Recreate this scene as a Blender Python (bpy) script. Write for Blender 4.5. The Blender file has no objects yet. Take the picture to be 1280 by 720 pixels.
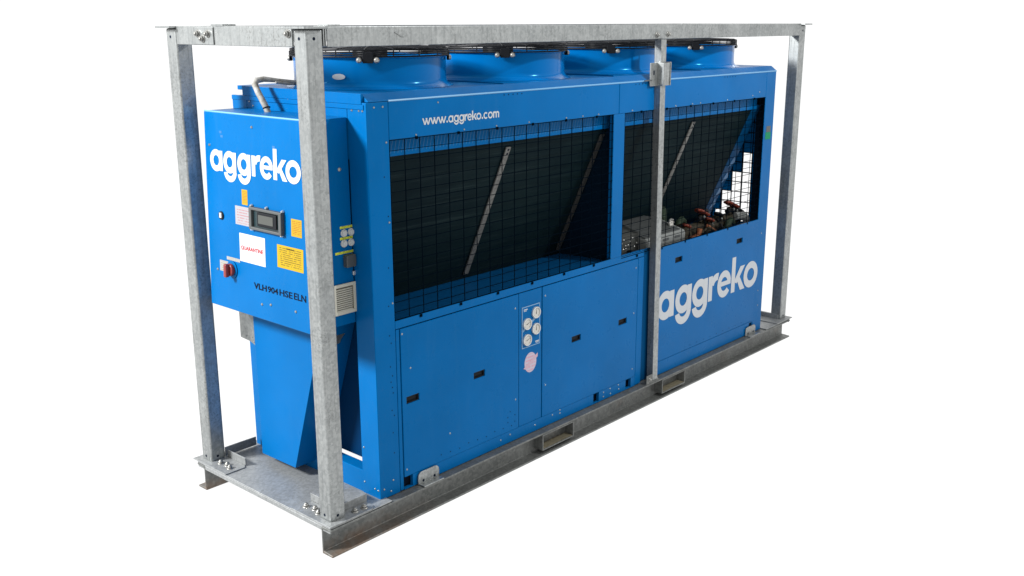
import bpy, bmesh, math, random
from mathutils import Vector, Matrix
random.seed(7)
SC = bpy.context.scene
COL = SC.collection
Z0 = 0.157            # height of the skid deck above the floor; every y/z below is measured from the deck

# ------------------------------------------------------------------ camera
cam_d = bpy.data.cameras.new("camera")
cam = bpy.data.objects.new("camera", cam_d); COL.objects.link(cam)
yaw, pitch, roll = 0.8421, 0.2588, -0.0017
fw = Vector((math.sin(yaw)*math.cos(pitch), math.cos(yaw)*math.cos(pitch), -math.sin(pitch)))
rt = Vector((math.cos(yaw), -math.sin(yaw), 0)); up = rt.cross(fw)
r2 = rt*math.cos(roll)+up*math.sin(roll); u2 = -rt*math.sin(roll)+up*math.cos(roll)
M = Matrix((( r2.x, u2.x, -fw.x, -2.6899), (r2.y, u2.y, -fw.y, -3.5637), (r2.z, u2.z, -fw.z, 2.3259+Z0), (0, 0, 0, 1)))
cam.matrix_world = M
cam_d.sensor_width = 36; cam_d.lens = 1259.59/1280*36
cam_d.clip_start = 0.05; cam_d.clip_end = 500
SC.camera = cam
# ------------------------------------------------------------------ white studio, lamps
w = bpy.data.worlds.new("World"); SC.world = w; w.use_nodes = True
bg = w.node_tree.nodes["Background"]
bg.inputs["Color"].default_value = (1, 1, 1, 1); bg.inputs["Strength"].default_value = 1.1
def area(name, loc, target, size, power, color=(1, 1, 1)):
    l = bpy.data.lights.new(name, 'AREA'); l.shape = 'DISK'; l.size = size; l.energy = power; l.color = color
    o = bpy.data.objects.new(name, l); COL.objects.link(o); o.location = loc
    o.rotation_euler = (Vector(target)-Vector(loc)).to_track_quat('-Z', 'Y').to_euler()
    return o
area("key_softbox", (-6.1, 3.95, 5.7), (0.2, 0.5, 1.0), 1.6, 2280)
area("front_lamp", (2.9, -2.7, 4.1), (2.9, 0.3, 1.7), 0.16, 120)
SC.view_settings.view_transform = 'Standard'; SC.view_settings.look = 'None'
SC.view_settings.exposure = 0; SC.view_settings.gamma = 1
SC.view_settings.use_curve_mapping = False
SC.cycles.max_bounces = 10; SC.cycles.transmission_bounces = 8; SC.cycles.diffuse_bounces = 5

# ------------------------------------------------------------------ materials
def mat(name, color, rough=0.5, metal=0.0, spec=0.3):
    m = bpy.data.materials.new(name); m.use_nodes = True
    b = m.node_tree.nodes["Principled BSDF"]
    b.inputs["Base Color"].default_value = (*color, 1); b.inputs["Roughness"].default_value = rough
    b.inputs["Metallic"].default_value = metal; b.inputs["Specular IOR Level"].default_value = spec
    return m
class NT:
    def __init__(s, m): s.t = m.node_tree; s.b = s.t.nodes["Principled BSDF"]
    def n(s, typ, **kw):
        x = s.t.nodes.new(typ)
        for k, v in kw.items(): setattr(x, k, v)
        return x
    def l(s, a, b): s.t.links.new(a, b)
    def coord(s, scale=(1, 1, 1), out="Object"):
        c = s.n("ShaderNodeTexCoord"); mp = s.n("ShaderNodeMapping"); mp.inputs["Scale"].default_value = scale
        s.l(c.outputs[out], mp.inputs["Vector"]); return mp.outputs["Vector"]
    def noise(s, vec, scale, detail=4, rough=0.6):
        x = s.n("ShaderNodeTexNoise"); x.inputs["Scale"].default_value = scale
        x.inputs["Detail"].default_value = detail; x.inputs["Roughness"].default_value = rough
        s.l(vec, x.inputs["Vector"]); return x.outputs["Fac"]
    def ramp(s, fac, stops):
        r = s.n("ShaderNodeValToRGB"); e = r.color_ramp.elements
        while len(e) < len(stops): e.new(0.5)
        for i, (p, c) in enumerate(stops):
            e[i].position = p; e[i].color = (*c, 1) if len(c) == 3 else c
        s.l(fac, r.inputs["Fac"]); return r.outputs["Color"]
    def mix(s, fac, a, b, blend='MIX'):
        x = s.n("ShaderNodeMix", data_type='RGBA', blend_type=blend)
        for sock, v in ((x.inputs[0], fac), (x.inputs[6], a), (x.inputs[7], b)):
            if isinstance(v, (int, float)): sock.default_value = v
            elif isinstance(v, tuple): sock.default_value = (*v, 1)
            else: s.l(v, sock)
        return x.outputs[2]
    def math(s, op, a, b=0.0, c=None):
        x = s.n("ShaderNodeMath", operation=op)
        for i, v in enumerate((a, b, c)):
            if v is None: continue
            if isinstance(v, (int, float)): x.inputs[i].default_value = v
            else: s.l(v, x.inputs[i])
        return x.outputs[0]
    def bump(s, h, strength, dist=0.002):
        x = s.n("ShaderNodeBump"); x.inputs["Strength"].default_value = strength; x.inputs["Distance"].default_value = dist
        s.l(h, x.inputs["Height"]); s.l(x.outputs["Normal"], s.b.inputs["Normal"])
G = (1, 1, 1)
def gv(v): return (v, v, v)

def paint(name, col, rough, spec, dirt=0.12):
    m = mat(name, col, rough, 0, spec); n = NT(m)
    n.b.inputs["Specular Tint"].default_value = (0.08, 0.65, 1.0, 1)
    v = n.coord()
    big = n.noise(v, 1.7, 3); sm = n.noise(v, 38, 5, 0.7); st = n.noise(n.coord((9, 9, 0.7)), 3, 4)
    c1 = n.mix(n.ramp(big, [(0.3, gv(0.0)), (0.7, gv(1.0))]), tuple(x*0.90 for x in col), tuple(min(1, x*1.08) for x in col))
    c2 = n.mix(n.math('MULTIPLY', n.ramp(sm, [(0.55, gv(0)), (0.78, gv(1))]), dirt), c1, (0.05, 0.10, 0.17))
    sc = n.noise(n.coord((1.2, 1.2, 26)), 3.5, 6, 0.8)
    c2 = n.mix(n.math('MULTIPLY', n.ramp(sc, [(0.62, gv(0)), (0.74, gv(1))]), dirt*1.6), c2, (0.04, 0.15, 0.32))
    c3 = n.mix(n.math('MULTIPLY', n.ramp(st, [(0.56, gv(0)), (0.8, gv(1))]), dirt*1.2), c2, (0.03, 0.11, 0.24))
    n.l(c3, n.b.inputs["Base Color"])
    n.l(n.ramp(n.noise(v, 9, 4), [(0.3, gv(rough*0.8)), (0.7, gv(rough*1.3))]), n.b.inputs["Roughness"])
    n.bump(n.noise(v, 4.5, 2), 0.12, 0.004)
    return m
BLUE = paint("blue_paint", (0.0, 0.081, 0.245), 0.34, 0.11, 0.09)
BLUE_DOOR = paint("blue_paint_door", (0.0, 0.081, 0.245), 0.30, 0.11, 0.10)
BLUE_GLOSS = paint("blue_gloss_shroud", (0.0, 0.094, 0.295), 0.17, 0.24, 0.03)
NAVY = mat("dark_blue_sheet", (0.0, 0.045, 0.13), 0.5, 0, 0.1)
DARK = mat("inner_shade_sheet", (0.002, 0.008, 0.018), 0.6, 0, 0.05)  # shade inside the casing put into this colour

def galv(name, lo, hi, metal, rough, streak=0.5, rust=0.0, speck=0.5):
    m = mat(name, hi, rough, metal, 0.35); n = NT(m)
    v = n.coord()
    vo = n.n("ShaderNodeTexVoronoi"); vo.inputs["Scale"].default_value = 75; n.l(v, vo.inputs["Vector"])
    sp = n.n("ShaderNodeSeparateColor"); n.l(vo.outputs["Color"], sp.inputs[0])
    f = n.math('ADD', n.math('MULTIPLY', sp.outputs[0], 0.35), n.math('MULTIPLY', n.noise(v, 6, 5), 0.75))
    base = n.mix(n.ramp(f, [(0.3, gv(0)), (0.85, gv(1))]), lo, hi)
    stv = n.noise(n.coord((22, 22, 1.3)), 3.0, 5, 0.65)
    base = n.mix(n.math('MULTIPLY', n.ramp(stv, [(0.5, gv(0)), (0.72, gv(1))]), streak), base, tuple(x*0.45 for x in lo))
    spk = n.noise(v, 85, 4, 0.7); msk = n.noise(v, 3.2, 3)
    sf = n.math('MULTIPLY', n.ramp(spk, [(0.5, gv(0)), (0.64, gv(1))]), n.ramp(msk, [(0.42, gv(0)), (0.62, gv(1))]))
    base = n.mix(n.math('MULTIPLY', sf, speck), base, (0.07, 0.068, 0.06))
    wht = n.noise(n.coord((3, 3, 3)), 4.4, 6, 0.75)
    base = n.mix(n.math('MULTIPLY', n.ramp(wht, [(0.56, gv(0)), (0.75, gv(1))]), 0.45), base, tuple(min(1, x*1.35) for x in hi))
    if rust:
        c = n.n("ShaderNodeTexCoord"); s3 = n.n("ShaderNodeSeparateXYZ"); n.l(c.outputs["Object"], s3.inputs[0])
        gx = n.n("ShaderNodeMapRange"); n.l(s3.outputs[0], gx.inputs[0])
        gx.inputs[1].default_value = 0.75; gx.inputs[2].default_value = 0.1
        gz = n.n("ShaderNodeMapRange"); n.l(s3.outputs[2], gz.inputs[0])
        gz.inputs[1].default_value = 0.075; gz.inputs[2].default_value = 0.02
        rn = n.ramp(n.noise(v, 9, 6, 0.7), [(0.36, gv(0)), (0.6, gv(1))])
        rf = n.math('MULTIPLY', n.math('MULTIPLY', gx.outputs[0], gz.outputs[0]), rn)
        rf2 = n.math('MULTIPLY', n.ramp(n.noise(v, 5, 6, 0.75), [(0.58, gv(0)), (0.72, gv(1))]), 0.3)
        base = n.mix(n.math('MAXIMUM', n.math('MULTIPLY', rf, rust), n.math('MULTIPLY', rf2, rust)), base, (0.16, 0.085, 0.04))
    n.l(base, n.b.inputs["Base Color"])
    n.l(n.ramp(f, [(0.2, gv(rough*1.2)), (0.9, gv(rough*0.85))]), n.b.inputs["Roughness"])
    n.bump(n.math('ADD', n.noise(v, 60, 4), sp.outputs[0]), 0.035, 0.0012)
    return m
GALV = galv("galvanized_steel", (0.225, 0.238, 0.238), (0.36, 0.375, 0.37), 0.78, 0.33, 0.5, 0.0, 0.5)
GALV_OLD = galv("weathered_galvanized_steel", (0.09, 0.096, 0.093), (0.168, 0.173, 0.167), 0.5, 0.45, 0.3, 0.5, 0.3)
GALV_DECK = galv("galvanized_deck_plate", (0.18, 0.188, 0.19), (0.28, 0.291, 0.292), 0.45, 0.45, 0.2, 0.0, 0.25)
BOLT = galv("zinc_bolt", (0.21, 0.21, 0.20), (0.33, 0.33, 0.31), 0.6, 0.35, 0.2)
POCKET = galv("rusty_pocket_steel", (0.10, 0.09, 0.06), (0.17, 0.15, 0.10), 0.1, 0.7, 0.3, 1.0)
BLACK = mat("black_steel", (0.006, 0.007, 0.009), 0.5, 0, 0.12)
WIRE = mat("black_wire", (0.001, 0.003, 0.006), 0.7, 0, 0.0)
RECESS_SHADE = mat("recess_shade_blue", (0.0, 0.018, 0.06), 0.5, 0, 0.05)  # shade of the end recess put into the wall colour
HOLE = mat("dark_cavity", (0.004, 0.008, 0.018), 0.8, 0, 0.05)
WHITE = mat("white_vinyl", (0.36, 0.38, 0.40), 0.45, 0, 0.25)
INK = mat("black_print", (0.003, 0.004, 0.010), 0.6, 0, 0.05)
RED_INK = mat("red_print", (0.26, 0.012, 0.012), 0.5, 0, 0.2)
YELLOW = mat("yellow_label", (0.80, 0.56, 0.01), 0.5, 0, 0.2)
RED = mat("red_plastic", (0.15, 0.022, 0.020), 0.35, 0, 0.4)
BEIGE = mat("beige_plastic", (0.40, 0.39, 0.33), 0.5, 0, 0.3)
GREYP = mat("grey_plastic", (0.05, 0.055, 0.056), 0.4, 0, 0.4)
SCREW = mat("screw_zinc", (0.26, 0.27, 0.27), 0.3, 0.8, 0.3)
CHROME = mat("bright_metal", (0.60, 0.60, 0.58), 0.3, 0.8, 0.4)
GREEN = mat("green_tape", (0.0, 0.16, 0.07), 0.6, 0, 0.2)
PINK = mat("faded_pink_sticker", (0.38, 0.27, 0.32), 0.6, 0, 0.2)
ORANGE = mat("red_oxide_valve", (0.13, 0.022, 0.010), 0.5, 0, 0.25)
COPPER = mat("copper_pipe", (0.20, 0.07, 0.03), 0.5, 0.3, 0.3)
BROWNPIPE = mat("lagged_dark_pipe", (0.030, 0.026, 0.018), 0.75, 0, 0.15)
PIPEGREEN = mat("dull_green_pipe", (0.022, 0.035, 0.022), 0.7, 0, 0.15)
CASE = mat("light_grey_cover", (0.17, 0.18, 0.175), 0.5, 0, 0.2)
STRIP = galv("coil_strap_zinc", (0.10, 0.10, 0.097), (0.18, 0.18, 0.168), 0.4, 0.5, 0.3)
STRIP_SHADED = galv("shaded_coil_strap", (0.030, 0.030, 0.030), (0.05, 0.05, 0.048), 0.2, 0.6, 0.3)  # darker copy of the strap zinc, shade on the middle strap painted in
GLASS_W = mat("screen_window", (0.014, 0.026, 0.030), 0.15, 0, 0.3)
BTN = mat("button_cap", (0.42, 0.43, 0.42), 0.4, 0, 0.3)
DIAL = mat("gauge_dial", (0.40, 0.39, 0.36), 0.35, 0, 0.4)

def hose_mat():
    m = mat("grey_conduit", (0.33, 0.33, 0.30), 0.6, 0, 0.25); n = NT(m)
    n.l(n.mix(n.ramp(n.noise(n.coord(), 30, 5), [(0.4, gv(0)), (0.62, gv(1))]), (0.26, 0.26, 0.25), (0.15, 0.14, 0.115)), n.b.inputs["Base Color"])
    return m
HOSE = hose_mat()
def coil_mat():
    m = mat("condenser_fins", (0.012, 0.022, 0.024), 0.6, 0, 0.05); n = NT(m)
    v = n.coord()
    fins = n.noise(n.coord((1.4, 60, 60)), 1.0, 5, 0.75); big = n.noise(v, 2.2, 4)
    c = n.mix(n.ramp(big, [(0.3, gv(0)), (0.7, gv(1))]), (0.002, 0.007, 0.010), (0.004, 0.011, 0.013))
    c = n.mix(n.ramp(fins, [(0.54, gv(0)), (0.76, gv(0.7))]), c, (0.022, 0.036, 0.037))
    c = n.mix(n.ramp(n.noise(v, 14, 6, 0.8), [(0.64, gv(0)), (0.8, gv(0.5))]), c, (0.016, 0.014, 0.010))
    n.l(c, n.b.inputs["Base Color"]); n.bump(fins, 0.4, 0.003)
    return m
COIL = coil_mat()
def label_mat(name, paper, ink, lines, title=0.0, amount=0.7):
    """printed sheet: rows of small print broken into words, over the label's own UV."""
    m = mat(name, paper, 0.5, 0, 0.2); n = NT(m)
    c = n.n("ShaderNodeTexCoord"); s3 = n.n("ShaderNodeSeparateXYZ"); n.l(c.outputs["UV"], s3.inputs[0])
    u, v = s3.outputs[0], s3.outputs[1]
    row = n.math('FRACT', n.math('MULTIPLY', v, lines))
    on = n.math('MULTIPLY', n.math('GREATER_THAN', row, 0.42), n.math('LESS_THAN', row, 0.86))
    cmb = n.n("ShaderNodeCombineXYZ"); n.l(n.math('MULTIPLY', u, 14.0), cmb.inputs[0]); n.l(n.math('MULTIPLY', n.math('FLOOR', n.math('MULTIPLY', v, lines)), 7.3), cmb.inputs[1])
    word = n.math('GREATER_THAN', n.noise(cmb.outputs[0], 1.0, 1), 0.44)
    inm = n.math('MULTIPLY', n.math('MULTIPLY', n.math('GREATER_THAN', u, 0.09), n.math('LESS_THAN', u, 0.92)), n.math('MULTIPLY', n.math('GREATER_THAN', v, 0.08), n.math('LESS_THAN', v, 0.93)))
    f = n.math('MULTIPLY', n.math('MULTIPLY', on, word), n.math('MULTIPLY', inm, amount))
    n.l(n.mix(f, paper, ink), n.b.inputs["Base Color"])
    return m
YEL_TEXT = label_mat("yellow_warning_print", (0.29, 0.195, 0.004), (0.03, 0.02, 0.006), 11)
YEL_RED = label_mat("yellow_red_print", (0.28, 0.185, 0.008), (0.20, 0.03, 0.004), 10)
WHT_RED = label_mat("white_red_print", (0.22, 0.22, 0.235), (0.22, 0.05, 0.05), 7, amount=0.55)
WHT_YEL = label_mat("white_small_print", (0.22, 0.225, 0.225), (0.17, 0.12, 0.03), 5, amount=0.6)
PINK_TEXT = label_mat("pink_sticker_print", (0.36, 0.32, 0.38), (0.42, 0.14, 0.20), 6, amount=0.6)
YG_STRIP = label_mat("yellow_green_tag_print", (0.52, 0.56, 0.05), (0.05, 0.06, 0.02), 2, amount=0.7)

# ------------------------------------------------------------------ mesh helpers
class MB:
    def __init__(s, f=None): s.bm = bmesh.new(); s.f = f; s.uv = None
    def P(s, p): return Vector(s.f(*p)) if s.f else Vector(p)
    def v(s, p): q = s.P(p); return s.bm.verts.new((q.x, q.y, q.z+Z0))
    def face(s, vs):
        try: return s.bm.faces.new(vs)
        except ValueError: return None
    def hexa(s, pts):
        vs = [s.v(p) for p in pts]
        for f in ((0, 1, 2, 3), (7, 6, 5, 4), (0, 4, 5, 1), (1, 5, 6, 2), (2, 6, 7, 3), (3, 7, 4, 0)): s.face([vs[i] for i in f])
        return s
    def box(s, a0, a1, b0, b1, c0, c1):
        return s.hexa([(a0, b0, c0), (a1, b0, c0), (a1, b1, c0), (a0, b1, c0), (a0, b0, c1), (a1, b0, c1), (a1, b1, c1), (a0, b1, c1)])
    def prism(s, poly, axis, a, b):
        def pt(q, t): return {0: (t, q[0], q[1]), 1: (q[0], t, q[1]), 2: (q[0], q[1], t)}[axis]
        lo = [s.v(pt(q, a)) for q in poly]; hi = [s.v(pt(q, b)) for q in poly]
        s.face(lo); s.face(hi[::-1])
        for i in range(len(poly)): s.face([lo[i], lo[(i+1) % len(poly)], hi[(i+1) % len(poly)], hi[i]])
        return s
    def ngon(s, cx, cy, r, n, ph=0.0, ry=None): 
        ry = ry or r
        return [(cx+r*math.cos(2*math.pi*i/n+ph), cy+ry*math.sin(2*math.pi*i/n+ph)) for i in range(n)]
    def lathe(s, prof, n=48, c=(0, 0), close=False):
        rings = []
        for r, z in prof: rings.append([s.v((c[0]+r*math.cos(2*math.pi*i/n), c[1]+r*math.sin(2*math.pi*i/n), z)) for i in range(n)])
        for k in range(len(rings)-1):
            for i in range(n): s.face([rings[k][i], rings[k][(i+1) % n], rings[k+1][(i+1) % n], rings[k+1][i]])
        if close:
            for i in range(n): s.face([rings[-1][i], rings[-1][(i+1) % n], rings[0][(i+1) % n], rings[0][i]])
        return s
    def tube(s, pts, r, n=6, cyc=False, caps=True):
        pts = [s.P(p) for p in pts]; m = len(pts); rings = []
        prev = None
        for i, p in enumerate(pts):
            a = pts[(i-1) % m] if (cyc or i > 0) else p; b = pts[(i+1) % m] if (cyc or i < m-1) else p
            d = (b-a).normalized()
            if prev is None: x = d.orthogonal().normalized()
            else:
                x = prev-d*prev.dot(d); x = x.normalized() if x.length > 1e-6 else d.orthogonal().normalized()
            prev = x; y = d.cross(x)
            rr = r[i] if isinstance(r, (list, tuple)) else r
            rings.append([s.bm.verts.new(p+x*rr*math.cos(2*math.pi*k/n)+y*rr*math.sin(2*math.pi*k/n)+Vector((0, 0, Z0))) for k in range(n)])
        for i in range(m if cyc else m-1):
            A, B = rings[i], rings[(i+1) % m]
            for k in range(n): s.face([A[k], A[(k+1) % n], B[(k+1) % n], B[k]])
        if caps and not cyc: s.face(rings[0][::-1]); s.face(rings[-1])
        return s
    def cyl(s, p, q, r, n=12): return s.tube([p, q], r, n)
    def plate(s, u0, u1, v0, v1, w0, w1, holes=()):
        """sheet u0..u1 x v0..v1, thickness w0..w1, with rectangular openings."""
        U = sorted({u0, u1, *[h for H in holes for h in H[:2]]}); V = sorted({v0, v1, *[h for H in holes for h in H[2:]]})
        def full(i, j):
            if not (0 <= i < len(U)-1 and 0 <= j < len(V)-1): return False
            cu, cv = (U[i]+U[i+1])/2, (V[j]+V[j+1])/2
            return not any(h[0] < cu < h[1] and h[2] < cv < h[3] for h in holes)
        C = {}
        def g(i, j, k):
            if (i, j, k) not in C: C[(i, j, k)] = s.v((U[i], V[j], (w0, w1)[k]))
            return C[(i, j, k)]
        for i in range(len(U)-1):
            for j in range(len(V)-1):
                if not full(i, j): continue
                s.face([g(i, j, 0), g(i+1, j, 0), g(i+1, j+1, 0), g(i, j+1, 0)]); s.face([g(i, j, 1), g(i, j+1, 1), g(i+1, j+1, 1), g(i+1, j, 1)])
                for (di, dj, a, b) in ((-1, 0, (i, j), (i, j+1)), (1, 0, (i+1, j), (i+1, j+1)), (0, -1, (i, j), (i+1, j)), (0, 1, (i, j+1), (i+1, j+1))):
                    if not full(i+di, j+dj): s.face([g(*a, 0), g(*b, 0), g(*b, 1), g(*a, 1)])
        return s
    def sheet(s, u0, u1, v0, v1, w):
        """flat print with its own UV"""
        if s.uv is None: s.uv = s.bm.loops.layers.uv.new("UVMap")
        f = s.face([s.v((u0, v0, w)), s.v((u1, v0, w)), s.v((u1, v1, w)), s.v((u0, v1, w))])
        for l, c in zip(f.loops, ((0, 0), (1, 0), (1, 1), (0, 1))): l[s.uv].uv = c
        return s
    def dome(s, c, n_dir, r, h, n=8):
        c = Vector(c); d = Vector(n_dir).normalized(); x = d.orthogonal().normalized(); y = d.cross(x); rings = []
        for rr, hh in ((1, 0), (0.9, 0.5), (0.55, 0.9)):
            rings.append([s.v(c+d*h*hh+(x*math.cos(2*math.pi*k/n)+y*math.sin(2*math.pi*k/n))*r*rr) for k in range(n)])
        for A, B in zip(rings, rings[1:]):
            for k in range(n): s.face([A[k], A[(k+1) % n], B[(k+1) % n], B[k]])
        s.face(rings[-1]); return s
    def build(s, name, m, parent=None, bevel=0.0, smooth=False, seg=2, kind=None, label=None, recalc=True, flat=False):
        if recalc: bmesh.ops.recalc_face_normals(s.bm, faces=s.bm.faces[:])
        if smooth:
            for f in s.bm.faces: f.smooth = True
        me = bpy.data.meshes.new(name); s.bm.to_mesh(me); s.bm.free()
        me.materials.append(m)
        o = bpy.data.objects.new(name, me); COL.objects.link(o)
        if parent: o.parent = parent
        if bevel:
            b = o.modifiers.new("bevel", 'BEVEL'); b.width = bevel; b.segments = seg; b.limit_method = 'ANGLE'; b.angle_limit = math.radians(40)
            if not flat:
                for p in me.polygons: p.use_smooth = True
                b.harden_normals = True
        elif smooth:
            try: me.set_sharp_from_angle(angle=math.radians(40))
            except Exception: pass
        if kind: o["kind"] = kind
        if label: o["label"] = label
        return o
def thing(name, label, cat):
    o = bpy.data.objects.new(name, None); COL.objects.link(o); o.empty_display_size = 0.3
    o["label"] = label; o["category"] = cat; return o
def copy_of(o, parent, delta=(0, 0, 0), rz=0.0):
    c = o.copy(); COL.objects.link(c); c.parent = parent; c.location = o.location+Vector(delta)
    if rz: c.rotation_euler.z += rz
    return c

# lettering: geometric bold letters drawn from arcs and bars, x-height = 1
def arc(cx, cy, ro, ri, a0, a1, n=40):
    out = []
    for i in range(n):
        t0, t1 = (math.radians(a0+(a1-a0)*k/n) for k in (i, i+1))
        out.append([(cx+r_*math.cos(t), cy+r_*math.sin(t)) for r_, t in ((ro, t0), (ro, t1), (ri, t1), (ri, t0))])
    return out
def rect(x0, x1, y0, y1): return [[(x0, y0), (x1, y0), (x1, y1), (x0, y1)]]
T = 0.285
def ellring(cx, cy, w, h, t, a0=0, a1=360, n=44):
    out = []
    for i in range(n):
        t0, t1 = (math.radians(a0+(a1-a0)*k/n) for k in (i, i+1))
        out.append([(cx+a*math.cos(q), cy+b*math.sin(q)) for (a, b), q in (((w, h), t0), ((w, h), t1), ((w-t, h-t), t1), ((w-t, h-t), t0))])
    return out
def glyph(c):
    """list of strokes (each a list of quads), width"""
    if c == 'a': return [ellring(0.53, 0.49, 0.53, 0.54, T), rect(0.80, 1.085, 0, 0.98)], 1.085
    if c == 'g': return [ellring(0.53, 0.49, 0.53, 0.54, T), rect(0.80, 1.085, 0.02, 0.98), ellring(0.55, 0.03, 0.535, 0.50, T, 188, 360, 26)], 1.085
    if c == 'r': return [rect(0, 0.285, 0, 0.98), arc(0.62, 0.50, 0.53, 0.245, 78, 165, 16)], 0.72
    if c == 'e': return [ellring(0.50, 0.49, 0.51, 0.54, T-0.02, 10, 322, 40), rect(0.20, 0.99, 0.42, 0.60)], 1.0
    if c == 'k': return [rect(0, 0.285, 0, 1.43), [[(0.20, 0.42), (0.66, 0.98), (1.02, 0.98), (0.42, 0.32)]], [[(0.36, 0.56), (0.56, 0.66), (1.07, 0.0), (0.71, 0.0)]]], 1.05
    if c == 'o': return [ellring(0.565, 0.49, 0.565, 0.54, T)], 1.13
    if c == 'c': return [ellring(0.52, 0.49, 0.52, 0.54, T, 42, 318, 34)], 0.94
    if c == 'm': return [rect(0, 0.27, 0, 0.98), arc(0.44, 0.60, 0.42, 0.16, 0, 150, 18), rect(0.60, 0.86, 0, 0.62), arc(1.03, 0.60, 0.42, 0.16, 0, 150, 18), rect(1.19, 1.45, 0, 0.62)], 1.45
    if c == '.': return [ellring(0.17, 0.16, 0.17, 0.17, 0.169, 0, 360, 14)], 0.34
    if c == 'w':
        d = []
        for x0, x1 in ((0, 0.40), (0.80, 0.40), (0.66, 1.06), (1.46, 1.06)):
            d.append([[(x0-0.0, 0.98), (x0+0.28, 0.98), (x1+0.27, 0.0), (x1+0.01, 0.0)]])
        return d, 1.74
def letters(text, f, u0, v0, xh, gaps, name, m, parent, w0=0.0012, sx=1.0):
    b = MB(f); u = u0; k = 0
    for i, c in enumerate(text):
        strokes, wd = glyph(c)
        for st in strokes:
            wl = w0+0.00025*(k % 4); k += 1
            for q in st: b.face([b.v((u+x*xh*sx, v0+y*xh, wl)) for x, y in q])
        u += (wd+gaps.get(text[i:i+2], 0.085))*xh*sx
    bmesh.ops.remove_doubles(b.bm, verts=b.bm.verts[:], dist=1e-6)
    return b.build(name, m, parent)
def font_text(text, f, u0, v0, height, width, name, m, parent, w0=0.0012, bold=0.0):
    cu = bpy.data.curves.new("t", 'FONT'); cu.body = text; cu.size = 1; cu.offset = bold; cu.resolution_u = 3
    o = bpy.data.objects.new("t", cu); COL.objects.link(o)
    me = bpy.data.meshes.new_from_object(o.evaluated_get(bpy.context.evaluated_depsgraph_get()))
    xs = [v.co.x for v in me.vertices]; ys = [v.co.y for v in me.vertices]
    sx = width/(max(xs)-min(xs)); sy = height/(max(ys)-min(ys)); mx, my = min(xs), min(ys)
    b = MB(f); vs = [b.v((u0+(v.co.x-mx)*sx, v0+(v.co.y-my)*sy, w0)) for v in me.vertices]
    for p in me.polygons: b.face([vs[i] for i in p.vertices])
    bpy.data.objects.remove(o); bpy.data.curves.remove(cu); bpy.data.meshes.remove(me)
    return b.build(name, m, parent)

# ------------------------------------------------------------------ floor: added translucent sheet; world light through it from below washes out shadows
def floor():
    m = bpy.data.materials.new("shadowless_floor"); m.use_nodes = True; t = m.node_tree; t.nodes.clear()
    o = t.nodes.new("ShaderNodeOutputMaterial"); tr = t.nodes.new("ShaderNodeBsdfTranslucent"); di = t.nodes.new("ShaderNodeBsdfDiffuse"); mx = t.nodes.new("ShaderNodeMixShader")
    tr.inputs["Color"].default_value = (0.97, 0.97, 0.97, 1); di.inputs["Color"].default_value = (0.92, 0.92, 0.92, 1); mx.inputs[0].default_value = 0.06
    t.links.new(tr.outputs[0], mx.inputs[1]); t.links.new(di.outputs[0], mx.inputs[2]); t.links.new(mx.outputs[0], o.inputs[0])
    b = MB(); n = 64
    b.face([b.v((2+60*math.cos(2*math.pi*i/n), 0.5+60*math.sin(2*math.pi*i/n), -0.157)) for i in range(n)])
    f = b.build("added_floor_sheet", m, kind="structure"); return f
floor()

# ================================================================== FRAME AND SKID
L, W, H, PX = 4.634, 1.125, 2.30, 0.090
fr = thing("lifting_frame", "galvanized grey steel open frame and skid that surrounds the blue chiller", "frame")
def post(x0, y0, sx, sy):
    """rolled channel post: closed towards the outside, open inside"""
    b = MB(); t = 0.007
    x1, y1 = x0+PX, y0+PX
    b.box(x0, x1, y0, y1, 0.0, H-0.004)
    return b.build("post", GALV, fr, bevel=0.011, seg=3)
def bolt_mesh():
    b = MB(); n = 6
    b.f = lambda x, y, z: (x, y, z-Z0)
    b.prism(b.ngon(0, 0, 0.019, 16), 2, 0, 0.003); b.prism(b.ngon(0, 0, 0.0135, 6), 2, 0.003, 0.014); b.prism(b.ngon(0, 0, 0.008, 10), 2, 0.014, 0.02)
    o = b.build("bolt", BOLT, None, bevel=0.0012, seg=1); me = o.data; bpy.data.objects.remove(o); return me
BOLT_ME = bolt_mesh()
def bolt(p, d, parent, s=1.0):
    o = bpy.data.objects.new("bolt", BOLT_ME); COL.objects.link(o); o.parent = parent
    o.location = (p[0], p[1], p[2]+Z0); o.rotation_mode = 'QUATERNION'; o.rotation_quaternion = Vector(d).to_track_quat('Z', 'Y'); o.scale = (s, s, s)
    return o
posts = {}
for key, x0, y0 in (("nf", 0, 0), ("nr", 0, W-PX), ("ff", L-PX, 0), ("fr", L-PX, W-PX)):
    p = post(x0, y0, 0, 0); posts[key] = p
    cx, cy = x0+PX/2, y0+PX/2
    MB().box(x0-0.035 if x0 < 1 else x0-0.004, x0+PX+0.004 if x0 < 1 else x0+PX+0.03, y0-0.035 if y0 < .5 else y0-0.004, y0+PX+0.004 if y0 < .5 else y0+PX+0.035, H-0.0035, H+0.006).build("top_plate", GALV, p, bevel=0.001, seg=1)
    # small vent holes drilled at top and foot
    vh = MB()
    for zz in (0.028, H-0.045):
        vh.prism(vh.ngon(cx-0.004, zz, 0.0075, 10), 1, y0-0.0006, y0-0.0003)
        vh.prism(vh.ngon(cy+0.004, zz, 0.0075, 10), 0, x0-0.0006, x0-0.0003)
    vh.build("vent_hole", HOLE, p, kind="stuff")
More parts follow.
